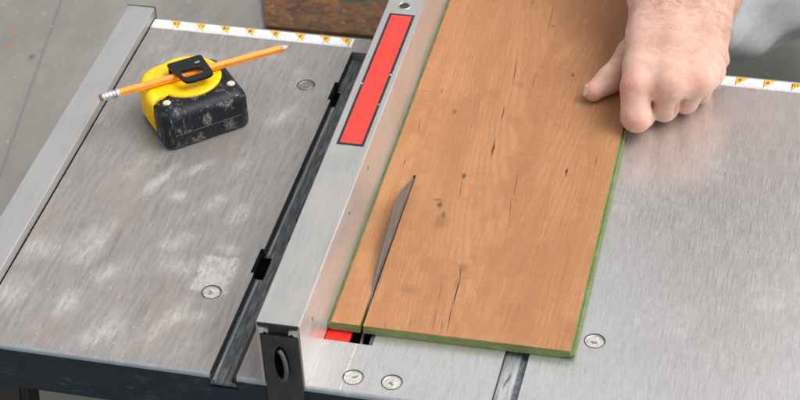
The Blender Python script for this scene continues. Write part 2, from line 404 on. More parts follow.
# ---- surface nets ---------------------------------------------------------
def surface_nets(f, org, h):
    """f: signed distance grid (negative inside) -> verts, quads"""
    nx, ny, nz = f.shape
    ins = f < 0
    c = [(i, j, k) for i in (0, 1) for j in (0, 1) for k in (0, 1)]
    sub = lambda a, i, j, k: a[i:nx - 1 + i, j:ny - 1 + j, k:nz - 1 + k]
    cnt = sum(sub(ins, *q).astype(np.int8) for q in c)
    act = (cnt > 0) & (cnt < 8)
    idx = -np.ones(act.shape, np.int64); A = np.argwhere(act); idx[act] = np.arange(len(A))
    pos = np.zeros((len(A), 3)); num = np.zeros(len(A))
    for a in range(8):
        for ax in range(3):
            p = c[a]
            if p[ax] == 1: continue
            q = list(p); q[ax] = 1; q = tuple(q)
            fa = f[A[:, 0] + p[0], A[:, 1] + p[1], A[:, 2] + p[2]]; fb = f[A[:, 0] + q[0], A[:, 1] + q[1], A[:, 2] + q[2]]
            s = (fa < 0) != (fb < 0)
            t = np.where(s, fa / np.where(s, fa - fb, 1), 0)
            pt = np.tile(np.array(p, float), (len(A), 1)); pt[:, ax] += t
            pos[s] += pt[s]; num[s] += 1
    pos /= num[:, None]; pos = (pos + A) * h + np.array(org)
    quads = []
    for ax in range(3):
        u, v = (ax + 1) % 3, (ax + 2) % 3
        sl0 = [slice(1, -1)] * 3; sl1 = [slice(1, -1)] * 3
        sl0[ax] = slice(0, -1); sl1[ax] = slice(1, None)
        i0, i1 = ins[tuple(sl0)], ins[tuple(sl1)]
        E = np.argwhere(i0 != i1)
        if not len(E): continue
        flip = i0[E[:, 0], E[:, 1], E[:, 2]]
        off = np.ones(3, int); off[ax] = 0; E = E + off
        def cell(du, dv):
            q = E.copy(); q[:, u] -= du; q[:, v] -= dv; return idx[q[:, 0], q[:, 1], q[:, 2]]
        Q = np.stack([cell(1, 1), cell(0, 1), cell(0, 0), cell(1, 0)], 1)
        Q[~flip] = Q[~flip][:, ::-1]; quads.append(Q)
    return pos, np.concatenate(quads)

def smin(a, b, k):
    h = np.clip(0.5 + 0.5 * (b - a) / k, 0, 1)
    return b + (a - b) * h - k * h * (1 - h)

class SDF:
    def __init__(s, lo, hi, h):
        s.lo, s.h = np.array(lo, float), h
        ax = [np.arange(lo[i], hi[i], h, dtype=np.float32) for i in range(3)]
        s.X, s.Y, s.Z = np.meshgrid(*ax, indexing='ij'); s.f = np.full(s.X.shape, 1e3, np.float32)
    def cap(s, a, b, ra, rb):
        a = np.array(a, np.float32); b = np.array(b, np.float32); d = b - a; L = float(d @ d) + 1e-9
        t = np.clip(((s.X - a[0]) * d[0] + (s.Y - a[1]) * d[1] + (s.Z - a[2]) * d[2]) / L, 0, 1)
        return np.sqrt((s.X - a[0] - t * d[0]) ** 2 + (s.Y - a[1] - t * d[1]) ** 2 + (s.Z - a[2] - t * d[2]) ** 2) - (ra + (rb - ra) * t)
    def ball(s, c, r, sc=(1, 1, 1)):
        q = np.sqrt(((s.X - c[0]) / sc[0]) ** 2 + ((s.Y - c[1]) / sc[1]) ** 2 + ((s.Z - c[2]) / sc[2]) ** 2); return (q - r) * min(sc)
    def add(s, g, k=0): s.f = smin(s.f, g, k) if k > 0 else np.minimum(s.f, g)
    def cut(s, g, k): s.f = -smin(-s.f, g, k)
    def mesh(s):
        f = s.f.copy()
        f[0], f[-1], f[:, 0], f[:, -1], f[:, :, 0], f[:, :, -1] = (1,) * 6
        return surface_nets(f, s.lo, s.h)

def mesh_obj(name, parts, mat, parent=None):
    V = []; F = []; n = 0
    for v, q in parts: V.append(v); F += [tuple(int(t) + n for t in r) for r in q]; n += len(v)
    me = bpy.data.meshes.new(name); me.from_pydata((np.concatenate(V) * S).tolist(), [], F); me.validate(); me.update()
    for p in me.polygons: p.use_smooth = True
    me.materials.append(mat)
    o = bpy.data.objects.new(name, me); COL.objects.link(o)
    if parent: o.parent = parent
    return o

# ------------------------------------------------------------------ camera
X = (0.97122604, 0.11336175, -0.20944949); Y = (0.23369136, -0.62317695, 0.74635034); Z = (-0.04591651, -0.77382143, -0.63173735)
cam = bpy.data.cameras.new('camera'); co = bpy.data.objects.new('camera', cam); COL.objects.link(co)
cam.sensor_width = 36; cam.lens = 36 * 2012.06 / 800; cam.clip_start = 0.02; cam.clip_end = 60
m = Matrix(((X[0], -X[1], -X[2], 0.462354), (Y[0], -Y[1], -Y[2], -1.064405), (Z[0], -Z[1], -Z[2], 1.100161), (0, 0, 0, 1)))
co.matrix_world = m
cam.dof.use_dof = True; cam.dof.focus_distance = 1.70; cam.dof.aperture_fstop = 13
scn.camera = co

# ------------------------------------------------------------------ light
SUN_EL, SUN_AZ = 56, 84       # azimuth measured clockwise from +y
w = bpy.data.worlds.new('World'); scn.world = w; w.use_nodes = True
nt = w.node_tree; bg = nt.nodes['Background']
sky = nt.nodes.new('ShaderNodeTexSky'); sky.sky_type = 'NISHITA'; sky.sun_disc = False
sky.sun_elevation = R(SUN_EL); sky.sun_rotation = R(SUN_AZ); sky.dust_density = 4; sky.air_density = 1.0; sky.ozone_density = 1.0
hs = nt.nodes.new('ShaderNodeHueSaturation'); hs.inputs['Saturation'].default_value = 0.10     # cloud cover
nt.links.new(sky.outputs[0], hs.inputs['Color']); nt.links.new(hs.outputs[0], bg.inputs[0]); bg.inputs[1].default_value = 0.15
sl = bpy.data.lights.new('sun', 'SUN'); so = bpy.data.objects.new('sun', sl); COL.objects.link(so)
sl.energy = 1.2; sl.angle = R(40); sl.color = (1.0, 0.95, 0.88)
az, el = R(SUN_AZ), R(SUN_EL)
d = Vector((math.sin(az) * math.cos(el), math.cos(az) * math.cos(el), math.sin(el)))
so.rotation_euler = d.to_track_quat('Z', 'Y').to_euler(); so.location = d * 3
scn.view_settings.view_transform = 'Standard'; scn.view_settings.look = 'None'; scn.view_settings.gamma = 1
scn.view_settings.exposure = 0.42
scn.render.engine = 'CYCLES'; scn.render.resolution_x = 1024; scn.render.resolution_y = 512

# ------------------------------------------------------------------ setting
FZ = -300
bm = bmesh.new()
vs = [bm.verts.new(p) for p in ((-6000, -4000, FZ), (6000, -4000, FZ), (6000, 9000, FZ), (-6000, 9000, FZ))]; bm.faces.new(vs)
tag(obj('concrete_floor', bm, concrete_mat()), kind='structure')

bm = bmesh.new(); prism_z(bm, [(-243, 884), (220, 889), (225, 1180), (-352, 1180)], FZ, FZ + 6)
tag(obj('wooden_board', bm, board_mat()), 'rough brown weathered board lying on the concrete floor behind the saw', 'board')

# ------------------------------------------------------------------ table saw
M_table = table_mat(); M_navy = navy_mat(); M_slot = slot_mat(); M_slotc = slot_mat_clean()
M_black = plain('black_plastic', (0.012, 0.012, 0.013), 0.45, var=0.3)
M_dark = plain('void_shade_black', (0.003, 0.003, 0.003), 0.9, spec=0.0)  # near-black painting the shade inside openings, wells and recesses
M_edge = alu_mat('pale_edge_metal', (0.22, 0.25, 0.28), (0.40, 0.43, 0.46), 0.5, 0.5)
saw = tag(empty('table_saw', (0, 0, FZ)), 'dusty aluminium bench table saw with navy front panel, standing on the concrete floor', 'table saw')
OFF = (0, 0, -FZ)
def part(name, bm, mat, parent=saw, smooth=False, loc=OFF): return obj(name, bm, mat, parent, smooth, loc)

TX0, TX1, TY1 = -234, 700, 467
xs = [TX0, -3, 0, 22, 25, 78, 118.5, 224, 243.5, TX1]; ys = [0, 53.3, 120, 151, 340, 366, 394, 444, TY1]
def hole(i, j):
    x, y = (xs[i] + xs[i + 1]) / 2, (ys[j] + ys[j + 1]) / 2
    if 0 < x < 22 and y < 444: return True
    if (-3 < x < 25) and (120 < y < 151 or 366 < y < 394): return True
    if 78 < x < 118.5 and 53.3 < y < 340: return True
    if 224 < x < 243.5: return True
    return False
bm = bmesh.new(); TH = -14
def vert(c={}):
    def f(x, y, z):
        k = (x, y, z)
        if k not in c: c[k] = bm.verts.new(k)
        return c[k]
    return f
V = vert({})
nx, ny = len(xs) - 1, len(ys) - 1
solid = lambda i, j: 0 <= i < nx and 0 <= j < ny and not hole(i, j)
for i in range(nx):
    for j in range(ny):
        if not solid(i, j): continue
        x0, x1, y0, y1 = xs[i], xs[i + 1], ys[j], ys[j + 1]
        bm.faces.new((V(x0, y0, 0), V(x1, y0, 0), V(x1, y1, 0), V(x0, y1, 0)))
        bm.faces.new((V(x0, y1, TH), V(x1, y1, TH), V(x1, y0, TH), V(x0, y0, TH)))
        for (di, dj, a, b) in ((-1, 0, (x0, y1), (x0, y0)), (1, 0, (x1, y0), (x1, y1)), (0, -1, (x0, y0), (x1, y0)), (0, 1, (x1, y1), (x0, y1))):
            if not solid(i + di, j + dj):
                f = bm.faces.new((V(*a, 0), V(*a, TH), V(*b, TH), V(*b, 0)))
                mid = ((a[0] + b[0]) / 2, (a[1] + b[1]) / 2)
                if dj == -1 and mid[1] < 1: f.material_index = 1
                elif mid[0] < 60 and mid[0] > -10 and mid[1] < 443: f.material_index = 2
                elif 70 < mid[0] < 130: f.material_index = 2
top = part('tabletop', bm, [M_table, M_edge, plain('shaded_slot_wall', (0.022, 0.026, 0.03), 0.5, 0.2, var=0.4, freq=0.3)])  # last material paints the shadow inside slots and throat onto their walls
SCREWS = [(-28.7, 384.6), (-27.7, 90.8), (112.7, 15.6), (143.9, 15.9), (291.0, 91.4)]
cb = bmesh.new()
for x, y in SCREWS: lathe(cb, [(0, -6), (5.5, -6), (5.8, -2.6), (7.9, 0.02), (7.9, 3), (0, 3)], x, y, 40)
cut = part('cutter', cb, M_table)
md = top.modifiers.new('b', 'BOOLEAN'); md.object = cut; md.operation = 'DIFFERENCE'; md.solver = 'EXACT'
bpy.context.view_layer.update()
dg = bpy.context.evaluated_depsgraph_get(); nm = bpy.data.meshes.new_from_object(top.evaluated_get(dg))
top.modifiers.clear(); top.data = nm; nm.name = 'tabletop'
for p in nm.polygons: p.use_smooth = False
bpy.data.objects.remove(cut)

# pale rounded nose along the front edge (split where the slots run out)
bm = bmesh.new()
for x0, x1 in ((TX0, -0.2), (22.2, 223.8), (243.7, TX1)):
    prof = [(0, 0.0), (-1.0, -0.15), (-2.1, -0.9), (-2.7, -2.4), (-2.7, -3.8), (0, -3.8)]
    a = [bm.verts.new((x0, y - 0.01, z)) for y, z in prof]; b = [bm.verts.new((x1, y - 0.01, z)) for y, z in prof]
    for k in range(len(prof)):
        l = (k + 1) % len(prof); bm.faces.new((a[k], b[k], b[l], a[l]))
    bm.faces.new(a); bm.faces.new(b[::-1])
part('front_edge_trim', bm, M_edge)

bm = bmesh.new()
box(bm, TX0 + 2, TX1 - 2, -2.0, 10, -47, -14.2, 1.5)
for x0, x1 in ((TX0 + 2, -0.4), (22.4, 223.6), (243.9, TX1 - 2)): box(bm, x0, x1, -2.0, -0.3, -15, -3.9)
part('front_panel', bm, M_navy)
bm = bmesh.new(); box(bm, TX0 + 4, TX1 - 4, 455, 465, -47, -14.2, 1)
part('rear_panel', bm, M_navy)
bm = bmesh.new(); box(bm, -60, 420, 190, 440, -250, -16, 8)
part('motor_housing', bm, M_navy)

# left slot: floor rail with ragged black strip and square openings
bm = bmesh.new()
box(bm, 0.2, 21.8, -2.2, 444, -11, -8.5)
fl = part('mitre_slot_floor', bm, M_slot)
bm = bmesh.new(); rnd = random.Random(3)
y = 0.0
while y < 440:
    L = rnd.uniform(3, 13); dep = rnd.choice((0.0, 0.6, 1.6, 3.4, 2.6, 0.2)) if y > 155 else 0.1
    box(bm, 17.6 - dep, 21.7, y, min(y + L - 0.02, 443), -8.5, -3.2); y += L
part('slot_edge_strip', bm, M_black)
for (y0, y1) in ((122, 149), (367, 388)): bm = bmesh.new(); box(bm, -2.8, 6.5 if y0 < 200 else 3.5, y0, y1, -8.4, -7.9); part('slot_opening_shade', bm, M_dark)  # flat black plates painting the shade down in the openings
bm = bmesh.new(); box(bm, 1.5, 3.4, 0, 120, -8.5, -8.0); box(bm, 1.5, 3.4, 152, 365, -8.5, -8.0)
part('slot_rib', bm, M_edge)
bm = bmesh.new(); box(bm, -2, 25, 445.2, 446.4, 0.02, 0.25)
# right slot
bm.free(); bm = bmesh.new(); box(bm, 224.2, 236.8, -2.2, 466.8, -8, -5.2)
box(bm, 226.5, 227.3, -2.1, 466.7, -5.2, -4.7); box(bm, 233.6, 234.4, -2.1, 466.7, -5.2, -4.7)
part('mitre_slot_floor', bm, M_slotc)
bm = bmesh.new(); box(bm, 236.9, 243.3, -2.2, 466.8, -8, -6.4)
part('slot_edge_strip', bm, plain('slate_metal', (0.17, 0.19, 0.21), 0.5, 0.4, var=0.5, freq=0.25))
bm = bmesh.new(); box(bm, 224.05, 224.5, 0, 467, -5, 0.05)
part('slot_rib', bm, M_black)

# throat
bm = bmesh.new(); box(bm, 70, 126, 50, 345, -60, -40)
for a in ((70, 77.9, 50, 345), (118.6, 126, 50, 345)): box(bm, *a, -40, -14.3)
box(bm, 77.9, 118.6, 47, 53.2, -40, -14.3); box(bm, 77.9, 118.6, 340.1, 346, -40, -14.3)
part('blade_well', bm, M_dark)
bm = bmesh.new(); box(bm, 78.4, 98.6, 54.6, 338, -4.5, -1.2, 0.5)
part('throat_insert', bm, plain('red_painted_metal', hexc(226, 40, 34), 0.38, var=0.15))
bm = bmesh.new(); box(bm, 114.8, 118.3, 53.6, 339, -6, -2.4)
part('throat_ledge', bm, plain('grey_ledge_metal', (0.12, 0.125, 0.13), 0.5, 0.3))
bm = bmesh.new(); box(bm, 105.8, 106.25, 0.2, 53.2, -1.0, 0.08)
part('insert_seam', bm, plain('white_sheen_seam', (0.66, 0.65, 0.63), 0.6, 0.1, freq=0.3, var=0.4))  # white bead painting the sheen along the insert joint

# splitting blade: arched fin rising through the cut
ang = R(0.6)
prof = [(58, -12), (70, -7), (82, -1), (92, 3.5), (102.5, 7.6), (113, 10.8), (123.8, 13.6), (134, 16.6), (145.2, 19.6), (156, 22.0), (166.8, 24.2), (176, 26.0), (185.1, 27.4), (196, 28.4), (204, 28.3), (212, 27.2), (220, 25.0), (228, 21.8), (236, 18.0), (244, 14.0), (252, 10.4), (258, 7.8), (262, 4), (266, -6), (276, -25), (270, -38), (120, -38), (60, -30)]
bm = bmesh.new()
for xx in (0, 1):
    pass
a = [bm.verts.new((105.15 - (y - 66) * math.tan(ang) * 0.6, y, z)) for y, z in prof]; b = [bm.verts.new((107.05 - (y - 66) * math.tan(ang) * 0.6, y, z)) for y, z in prof]
for k in range(len(prof)):
    l = (k + 1) % len(prof); bm.faces.new((a[k], a[l], b[l], b[k]))
bm.faces.new(a); bm.faces.new(b[::-1])
bmesh.ops.recalc_face_normals(bm, faces=bm.faces)
bmesh.ops.bevel(bm, geom=[e for e in bm.edges if abs(e.verts[0].co.x - e.verts[1].co.x) < 1], offset=0.35, segments=2, affect='EDGES')
part('saw_blade', bm, alu_mat('dull_blade_steel', (0.15, 0.15, 0.152), (0.21, 0.21, 0.212), 0.38, 0.5))

# raised bar along the left side
bm = bmesh.new()
prism_y(bm, [(-234.0, -14), (-206.4, -14), (-206.4, 0.0), (-206.4, 9.0), (-207.2, 10.0), (-233.2, 10.0), (-234.0, 9.2)], -30, 470.2)
bar = part('side_rail', bm, alu_mat('satin_rail', (0.40, 0.395, 0.395), (0.46, 0.455, 0.455), 0.5, 0.6, warm=(0.40, 0.39, 0.385)))
bm = bmesh.new(); box(bm, -234.3, -205.9, 470.4, 471.8, -14, 10.2, 0.3)
part('rail_end_cap', bm, M_black)
bm = bmesh.new(); box(bm, -206.3, -205.2, 0.3, 466.8, 0.03, 0.5)
part('rail_gap', bm, M_dark)

# screws
M_cream = plain('plaster_filled_screw', (0.46, 0.455, 0.41), 0.8, var=0.3, freq=0.6, bumpy=0.6)
M_steel = plain('screw_steel', (0.30, 0.30, 0.29), 0.4, 0.8)
for k, (x, y) in enumerate(SCREWS):
    bm = bmesh.new()
    lathe(bm, [(0, -4), (7.0, -4), (7.2, -1.9), (6.4, -1.2), (5.0, -0.9), (3.2, -0.85), (0, -0.8 if k else -1.4)], x, y, 36)
    if k == 0:
        lathe(bm, [(3.0, -0.86), (2.6, -0.2), (1.4, -0.3), (0, -1.0)], x, y, 20, 1)
    else:
        r2 = random.Random(k)
        for _ in range(3):
            ax, ay, a2 = x + r2.uniform(-2, 2), y + r2.uniform(-2, 2), r2.uniform(0, 3)
            q = [(ax + 1.6 * math.cos(a2 + t), ay + 0.8 * math.sin(a2 + t)) for t in (0, 1.3, 2.7, 4.1, 5.2)]
            prism_z(bm, q, -1.0, -0.45 - r2.random() * 0.2, 1)
    s = part('table_screw', bm, [M_cream if k else M_steel, plain('dirty_recess', (0.20, 0.17, 0.12), 0.8)])
    bm = bmesh.new(); lathe(bm, [(7.25, -2.2), (8.3, 0.04), (8.5, 0.18), (7.9, 0.22), (7.0, -1.4)], x, y, 40)
    o = obj('countersink_ring', bm, plain('shaded_ring', (0.035, 0.042, 0.05), 0.5, 0.2), s, True)  # near-black ring paints the shadow in the countersink

# adhesive ruler on the rear edge: two runs, figures read from behind
M_tape = plain('ruler_white', (0.80, 0.80, 0.83), 0.45, var=0.05)
M_or = plain('ruler_orange', hexc(246, 178, 46), 0.45, var=0.08); M_ink = plain('ruler_ink', (0.02, 0.02, 0.025), 0.5)
def text_part(txt, size, x, y, z, rz, mat, parent, name='figure', flipx=False):
    cu = bpy.data.curves.new(name, 'FONT'); cu.body = txt; cu.size = size; cu.align_x = 'CENTER'; cu.align_y = 'CENTER'; cu.offset = size * 0.012
    t = bpy.data.objects.new('tmp', cu); COL.objects.link(t); bpy.context.view_layer.update()
    me = bpy.data.meshes.new_from_object(t.evaluated_get(bpy.context.evaluated_depsgraph_get())); bpy.data.objects.remove(t)
    me.transform(Matrix.Translation((x * S, y * S, z * S)) @ Matrix.Rotation(rz, 4, 'Z') @ Matrix.Scale(S, 4))
    me.materials.clear(); me.materials.append(mat)
    o = bpy.data.objects.new(name, me); COL.objects.link(o); o.parent = parent; o.location = Vector(OFF) * S
    return o
def ruler(x0, x1, marks, sgn):
    bm = bmesh.new(); box(bm, x0, x1, 450.6, 464.8, 0.02, 0.30)
    tp = part('adhesive_ruler', bm, M_tape)
    bm = bmesh.new()
    for x, n in marks:
        w = 11.5
        q = [(x, 464.6), (x - sgn * w * -1 if False else x + sgn * w, 464.6), (x, 452.6)]
        if sgn > 0: q = [(x, 464.6), (x, 452.4), (x + w, 464.6)]
        else: q = [(x, 464.6), (x - w, 464.6), (x, 452.4)]
        f = prism_z(bm, [p for p in q if x0 <= p[0] <= x1] if False else q, 0.31, 0.36)
    o = obj('inch_marker', bm, M_or, tp)
    bm = bmesh.new()
    base = marks[0][0]
    for k in range(-60, 400):
        x = base + k * 25.4 / 16 * sgn
        if not (x0 + 0.3 < x < x1 - 0.6): continue
        L = 12 if k % 16 == 0 else 6 if k % 8 == 0 else 4.2 if k % 4 == 0 else 2.4
        wd = 0.34 if k % 16 else 0.5
        box(bm, x - wd / 2, x + wd / 2, 450.8, 450.8 + L, 0.37, 0.40)
    obj('tick_marks', bm, M_ink, tp)
    for x, n in marks:
        t = text_part(str(n), 6.6, x + sgn * 3.9, 461.4, 0.42, math.pi, M_ink, tp); t.location = (0, 0, 0)
ruler(-206.0, -2.4, [(-5.4, 5)] and [(-5.6 - 0.0, 5)] + [(-26.3 - 4.7 - 25.4 * k + 0, 6 + k) for k in range(0)] + [(-26.1 - 25.25 * k, 6 + k) for k in range(7)], -1)
ruler(252.0, 560, [(362.0 - 25.3 * k, 8 - k) for k in range(5)][::-1] + [(362.0 + 25.3 * k, 8 + k) for k in range(1, 7)], 1)

# legs and feet
for i, (x, y) in enumerate(((-190, 26), (640, 26), (-190, 430), (640, 430))):
    bm = bmesh.new()
    sx = -1 if x < 0 else 1; sy = -1 if y < 200 else 1
    tp = [(x - 20, y - 16), (x + 20, y - 16), (x + 20, y + 16), (x - 20, y + 16)]
    a = [bm.verts.new((p[0], p[1], -47.2 if y < 200 else -47.2)) for p in tp]
    bq = [bm.verts.new((p[0] * 1 - 0 + sx * 22, p[1] + sy * 4, FZ + 14)) for p in tp]
    for k in range(4): l = (k + 1) % 4; bm.faces.new((a[k], a[l], bq[l], bq[k]))
    bm.faces.new(a); bm.faces.new(bq[::-1])
    bmesh.ops.bevel(bm, geom=list(bm.edges), offset=5, segments=3, affect='EDGES')
    lg = part('leg', bm, M_black)
    bm = bmesh.new(); lathe(bm, [(0, FZ), (24, FZ), (25, FZ + 6), (21, FZ + 18), (0, FZ + 18)], x + sx * 22, y + sy * 4, 28)
    obj('rubber_foot', bm, M_black, lg, True)

# ------------------------------------------------------------------ rip fence
FR = (78.5, 64, 0.3)            # turning point, front right
fen = tag(empty('rip_fence', FR, R(0.6)), 'tall grey aluminium fence with a red sticker, clamped across the tabletop between slot and plank', 'saw fence')
def fpart(name, bm, mat, **k): return obj(name, bm, mat, fen, **k)
y0, y1 = -67, 620
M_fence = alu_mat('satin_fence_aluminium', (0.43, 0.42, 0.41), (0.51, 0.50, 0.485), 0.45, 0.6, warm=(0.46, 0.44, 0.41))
M_side = alu_mat('lit_face_aluminium', (0.58, 0.565, 0.545), (0.68, 0.66, 0.64), 0.33, 0.6, warm=(0.66, 0.57, 0.48))  # paler, warmer shell metal: light bounced off the plank painted in
W = 34.6; H = 64.7
bm = bmesh.new()
outer = [(-W, 0), (-W, H - 0.9), (-W + 0.9, H), (-0.9, H), (0, H - 0.9), (0, 0)]
inner = [(-2.2, 0), (-2.2, H - 3), (-W + 2.2, H - 3), (-W + 2.2, 0)]
fs = prism_y(bm, outer + inner, y0, y1)
bm.normal_update()
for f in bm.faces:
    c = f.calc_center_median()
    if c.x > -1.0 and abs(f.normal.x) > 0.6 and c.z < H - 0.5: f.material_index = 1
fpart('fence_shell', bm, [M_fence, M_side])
# curled lips inside the front opening
bm = bmesh.new()
for s, x in ((1, -W + 2.2), (-1, -2.2)):
    q = [(x, H - 11), (x, H - 5.5), (x + s * 2.5, H - 4.6), (x + s * 6.6, H - 6.2), (x + s * 6.8, H - 10.2), (x + s * 4.2, H - 8.8), (x + s * 2.4, H - 11)]
    prism_y(bm, q, y0 - 0.6, y0 + 30)
fpart('extrusion_lip', bm, plain('bright_cut_aluminium', (0.62, 0.62, 0.61), 0.35, 0.6))
bm = bmesh.new(); box(bm, -W + 2.3, -2.3, y0 + 2.5, y0 + 8, 0.4, H - 3.1)
cap = fpart('end_cap', bm, plain('charcoal_plastic', (0.022, 0.021, 0.020), 0.5, var=0.35))
bm = bmesh.new(); box(bm, -W + 1.2, -0.6, y0 - 1.6, y0 - 0.1, H - 2.6, H + 0.35, 0.4)
fpart('cap_top_edge', bm, M_black)
# front hook that wraps the table edge, with an arched pull loop
bm = bmesh.new(); box(bm, -W + 3.0, -1.5, y0 - 1.0, y0 + 2.3, -60, H - 12.5, 0.8)
box(bm, -W + 3, -1.5, y0 + 2.4, y0 + 4.4, -60, -2, 0.4)
hook = fpart('clamp_body', bm, plain('charcoal_plastic_dusty', (0.026, 0.025, 0.024), 0.5, var=0.45, freq=0.1))
bm = bmesh.new()
q = [(-16.8 + 5.6 * math.cos(t), 24.5 + 17.5 * math.sin(t)) for t in np.linspace(0, 2 * math.pi, 28, endpoint=False)]
prism_y(bm, q, y0 - 1.5, y0 - 1.02)
fpart('handle_recess_shade', bm, M_dark)  # flat black oval on the clamp, painting the shade of a recess
bm = bmesh.new()
n = 18; prev = None
for k in range(n + 1):
    t = -math.pi * 0.47 + math.pi * 0.94 * k / n
    c = Vector((-17.4 + 5.4 * math.cos(t) * 1.05, y0 - 3.2 - 3.5 * math.cos(t), 24.5 + 15.5 * math.sin(t)))
    tan = Vector((-math.sin(t) * 5.4, 3.5 * math.sin(t), 15.5 * math.cos(t))).normalized(); s1 = tan.cross(Vector((0, 1, 0))).normalized(); s2 = tan.cross(s1)
    ring = [bm.verts.new(c + s1 * 1.7 * math.cos(u) + s2 * 2.0 * math.sin(u)) for u in np.linspace(0, 2 * math.pi, 12, endpoint=False)]
    if prev:
        for j in range(12): bm.faces.new((prev[j], prev[(j + 1) % 12], ring[(j + 1) % 12], ring[j]))
    else: bm.faces.new(ring[::-1])
    prev = ring
bm.faces.new(prev)
fpart('pull_handle', bm, plain('grey_handle', (0.075, 0.073, 0.07), 0.45, 0.1), smooth=True)
# sticker: black border, red field
bm = bmesh.new(); box(bm, -28.3, -4.6, 158, 357, H + 0.05, H + 0.32)
st = fpart('warning_sticker', bm, plain('sticker_black', (0.018, 0.017, 0.017), 0.45, var=0.3))
def red_mat():
    g = G('sticker_red'); n = g.noise(0.25, 4, 0.6); f = g.noise(1.2, 3)
    c = g.mix(g.rng(n, 0.3, 0.7), hexc(240, 58, 49), hexc(244, 66, 56)); c = g.mix(g.rng(f, 0.70, 0.78, 0, 0.3), c, hexc(250, 150, 135))
    return g.done(c, 0.5, 0, 0.4)
bm = bmesh.new(); box(bm, -25.9, -7.0, 160.8, 354.3, H + 0.33, H + 0.40)
obj('red_field', bm, red_mat(), st)
r3 = random.Random(5)
for (cx, cy) in ((-5.6, 262), (-5.7, 218), (-27.6, 246)):
    bm = bmesh.new(); prism_z(bm, [(cx + r3.uniform(.5, 1.5) * math.cos(t), cy + r3.uniform(.5, 1.8) * math.sin(t)) for t in (0, 1, 2, 3, 4, 5)], H + 0.32, H + 0.44); obj('paint_chip', bm, M_cream, st)
bm = bmesh.new(); lathe(bm, [(0, H - 1.5), (4.4, H - 1.5), (4.9, H + 0.45), (5.9, H + 0.45), (6.1, H + 0.05)], -17.8, 371, 36)
sc = fpart('fence_screw', bm, plain('bright_ring', (0.55, 0.55, 0.55), 0.35, 0.8), smooth=True)
bm = bmesh.new(); lathe(bm, [(0, H + 0.1), (3.9, H + 0.2), (4.55, H + 0.35), (4.5, H - 1.4)], -17.8, 371, 36)
obj('dark_socket', bm, plain('socket_dark', (0.035, 0.032, 0.03), 0.6, 0.0, var=0.5, freq=0.6), sc)  # dark disc painting the shaded inside of the screw hole
for (yy, zz, h) in ((-34, 41, 3.6), (150, 47, 3.2), (86, 50, 2.4)): bm = bmesh.new(); box(bm, 0.02, 0.35, yy, yy + 0.8, zz, zz + h); fpart('face_nick', bm, M_black)

# ------------------------------------------------------------------ plank (origin on the table at the front left corner)
# CRACKS / KNOTS: x, y, half width, half length, tilt, strength (plank space)
CRACKS = [(86.2, 362.2, 0.62, 23.4, 4.5, 0.9), (106.5, 351.1, 0.5, 17.8, 0.4, 0.8), (104.3, 457.8, 0.56, 28.2, 1.9, 0.8), (82.8, 477.3, 0.62, 5.1, 0.7, 0.8), (87.4, 297.2, 0.75, 12.6, 1.3, 0.95), (13.2, 317.9, 0.56, 5.7, 90.0, 0.7), (25.8, 321.0, 0.75, 5.0, 4.6, 0.8), (88.6, 244.2, 0.94, 19.2, 4.1, 0.95), (71.7, 183.6, 0.56, 17.4, 5.7, 0.8), (16.6, 266.2, 0.75, 9.4, 4.6, 0.6), (15.4, 212.1, 0.75, 6.7, -0.5, 0.85), (157.6, 221.2, 1.12, 7.2, 1.4, 0.9), (180.4, 241.4, 0.62, 8.2, 1.2, 0.7), (117.6, 195.6, 0.5, 22.2, 4.8, 0.75), (118.8, 162.1, 0.5, 19.2, 7.8, 0.8), (93.4, 76.0, 0.62, 10.0, 10.9, 0.9), (94.9, 52.8, 0.94, 18.3, 1.4, 1.0), (95.8, 21.4, 0.62, 20.4, 3.4, 0.9), (81.5, 53.4, 0.5, 20.4, 5.5, 0.55), (84.6, 18.8, 0.56, 19.7, 4.7, 0.65), (66.3, 7.6, 0.5, 5.4, 2.4, 0.6), (47.2, 3.6, 0.5, 6.2, 0.5, 0.6), (22.2, 455.5, 0.5, 9.0, 4.0, 0.5), (140.4, 445.7, 0.44, 11.7, 0.8, 0.5), (155.0, 121.2, 0.44, 8.8, 3.4, 0.35), (91.6, 11.5, 0.44, 10.1, 6.6, 0.5), (53.1, 368.4, 0.44, 7.5, 2.6, 0.4), (149.1, 290.4, 0.44, 6.8, 4.8, 0.4), (3.8, 23.2, 0.38, 4.2, 0.8, 0.3), (147.9, 44.8, 0.38, 8.2, 3.6, 0.3)]
KNOTS = [(70.4, 201.5, 3, 6, 0.0, 0.95), (43.9, 291.7, 3.5, 5, 0.0, 0.5), (139.9, 364.8, 2.6, 4, 0.0, 0.7), (58.5, 159.2, 4, 5, 0.0, 0.75), (63.8, 146.5, 3, 7, 0.0, 0.6), (55.4, 165.5, 7, 3, 0.0, 0.4), (157.3, 223.2, 2, 4.5, 0.0, 0.7), (88.5, 243.3, 2.2, 9, 0.0, 0.6), (94.2, 82.5, 6, 8, 0.0, 0.3), (57.1, 48.5, 14, 8, 0.0, 0.22), (94.9, 341.6, 10, 9, 0.0, 0.18), (64.1, 137.1, 10, 14, 0.0, 0.25), (108.9, 440.6, 4, 3, 0.0, 0.4), (93.7, 64.8, 5, 12, 0.0, 0.3)]
plk = tag(empty('laminate_plank', (78.9, 65.2, 0.35), R(0.62)), 'oak look laminate floor plank with green core, half sawn through and lying against the fence', 'floor plank')
def ppart(name, bm, mat): return obj(name, bm, mat, plk)
L = 640; KX0, KX1 = 26.9, 29.6; KY = 195.5
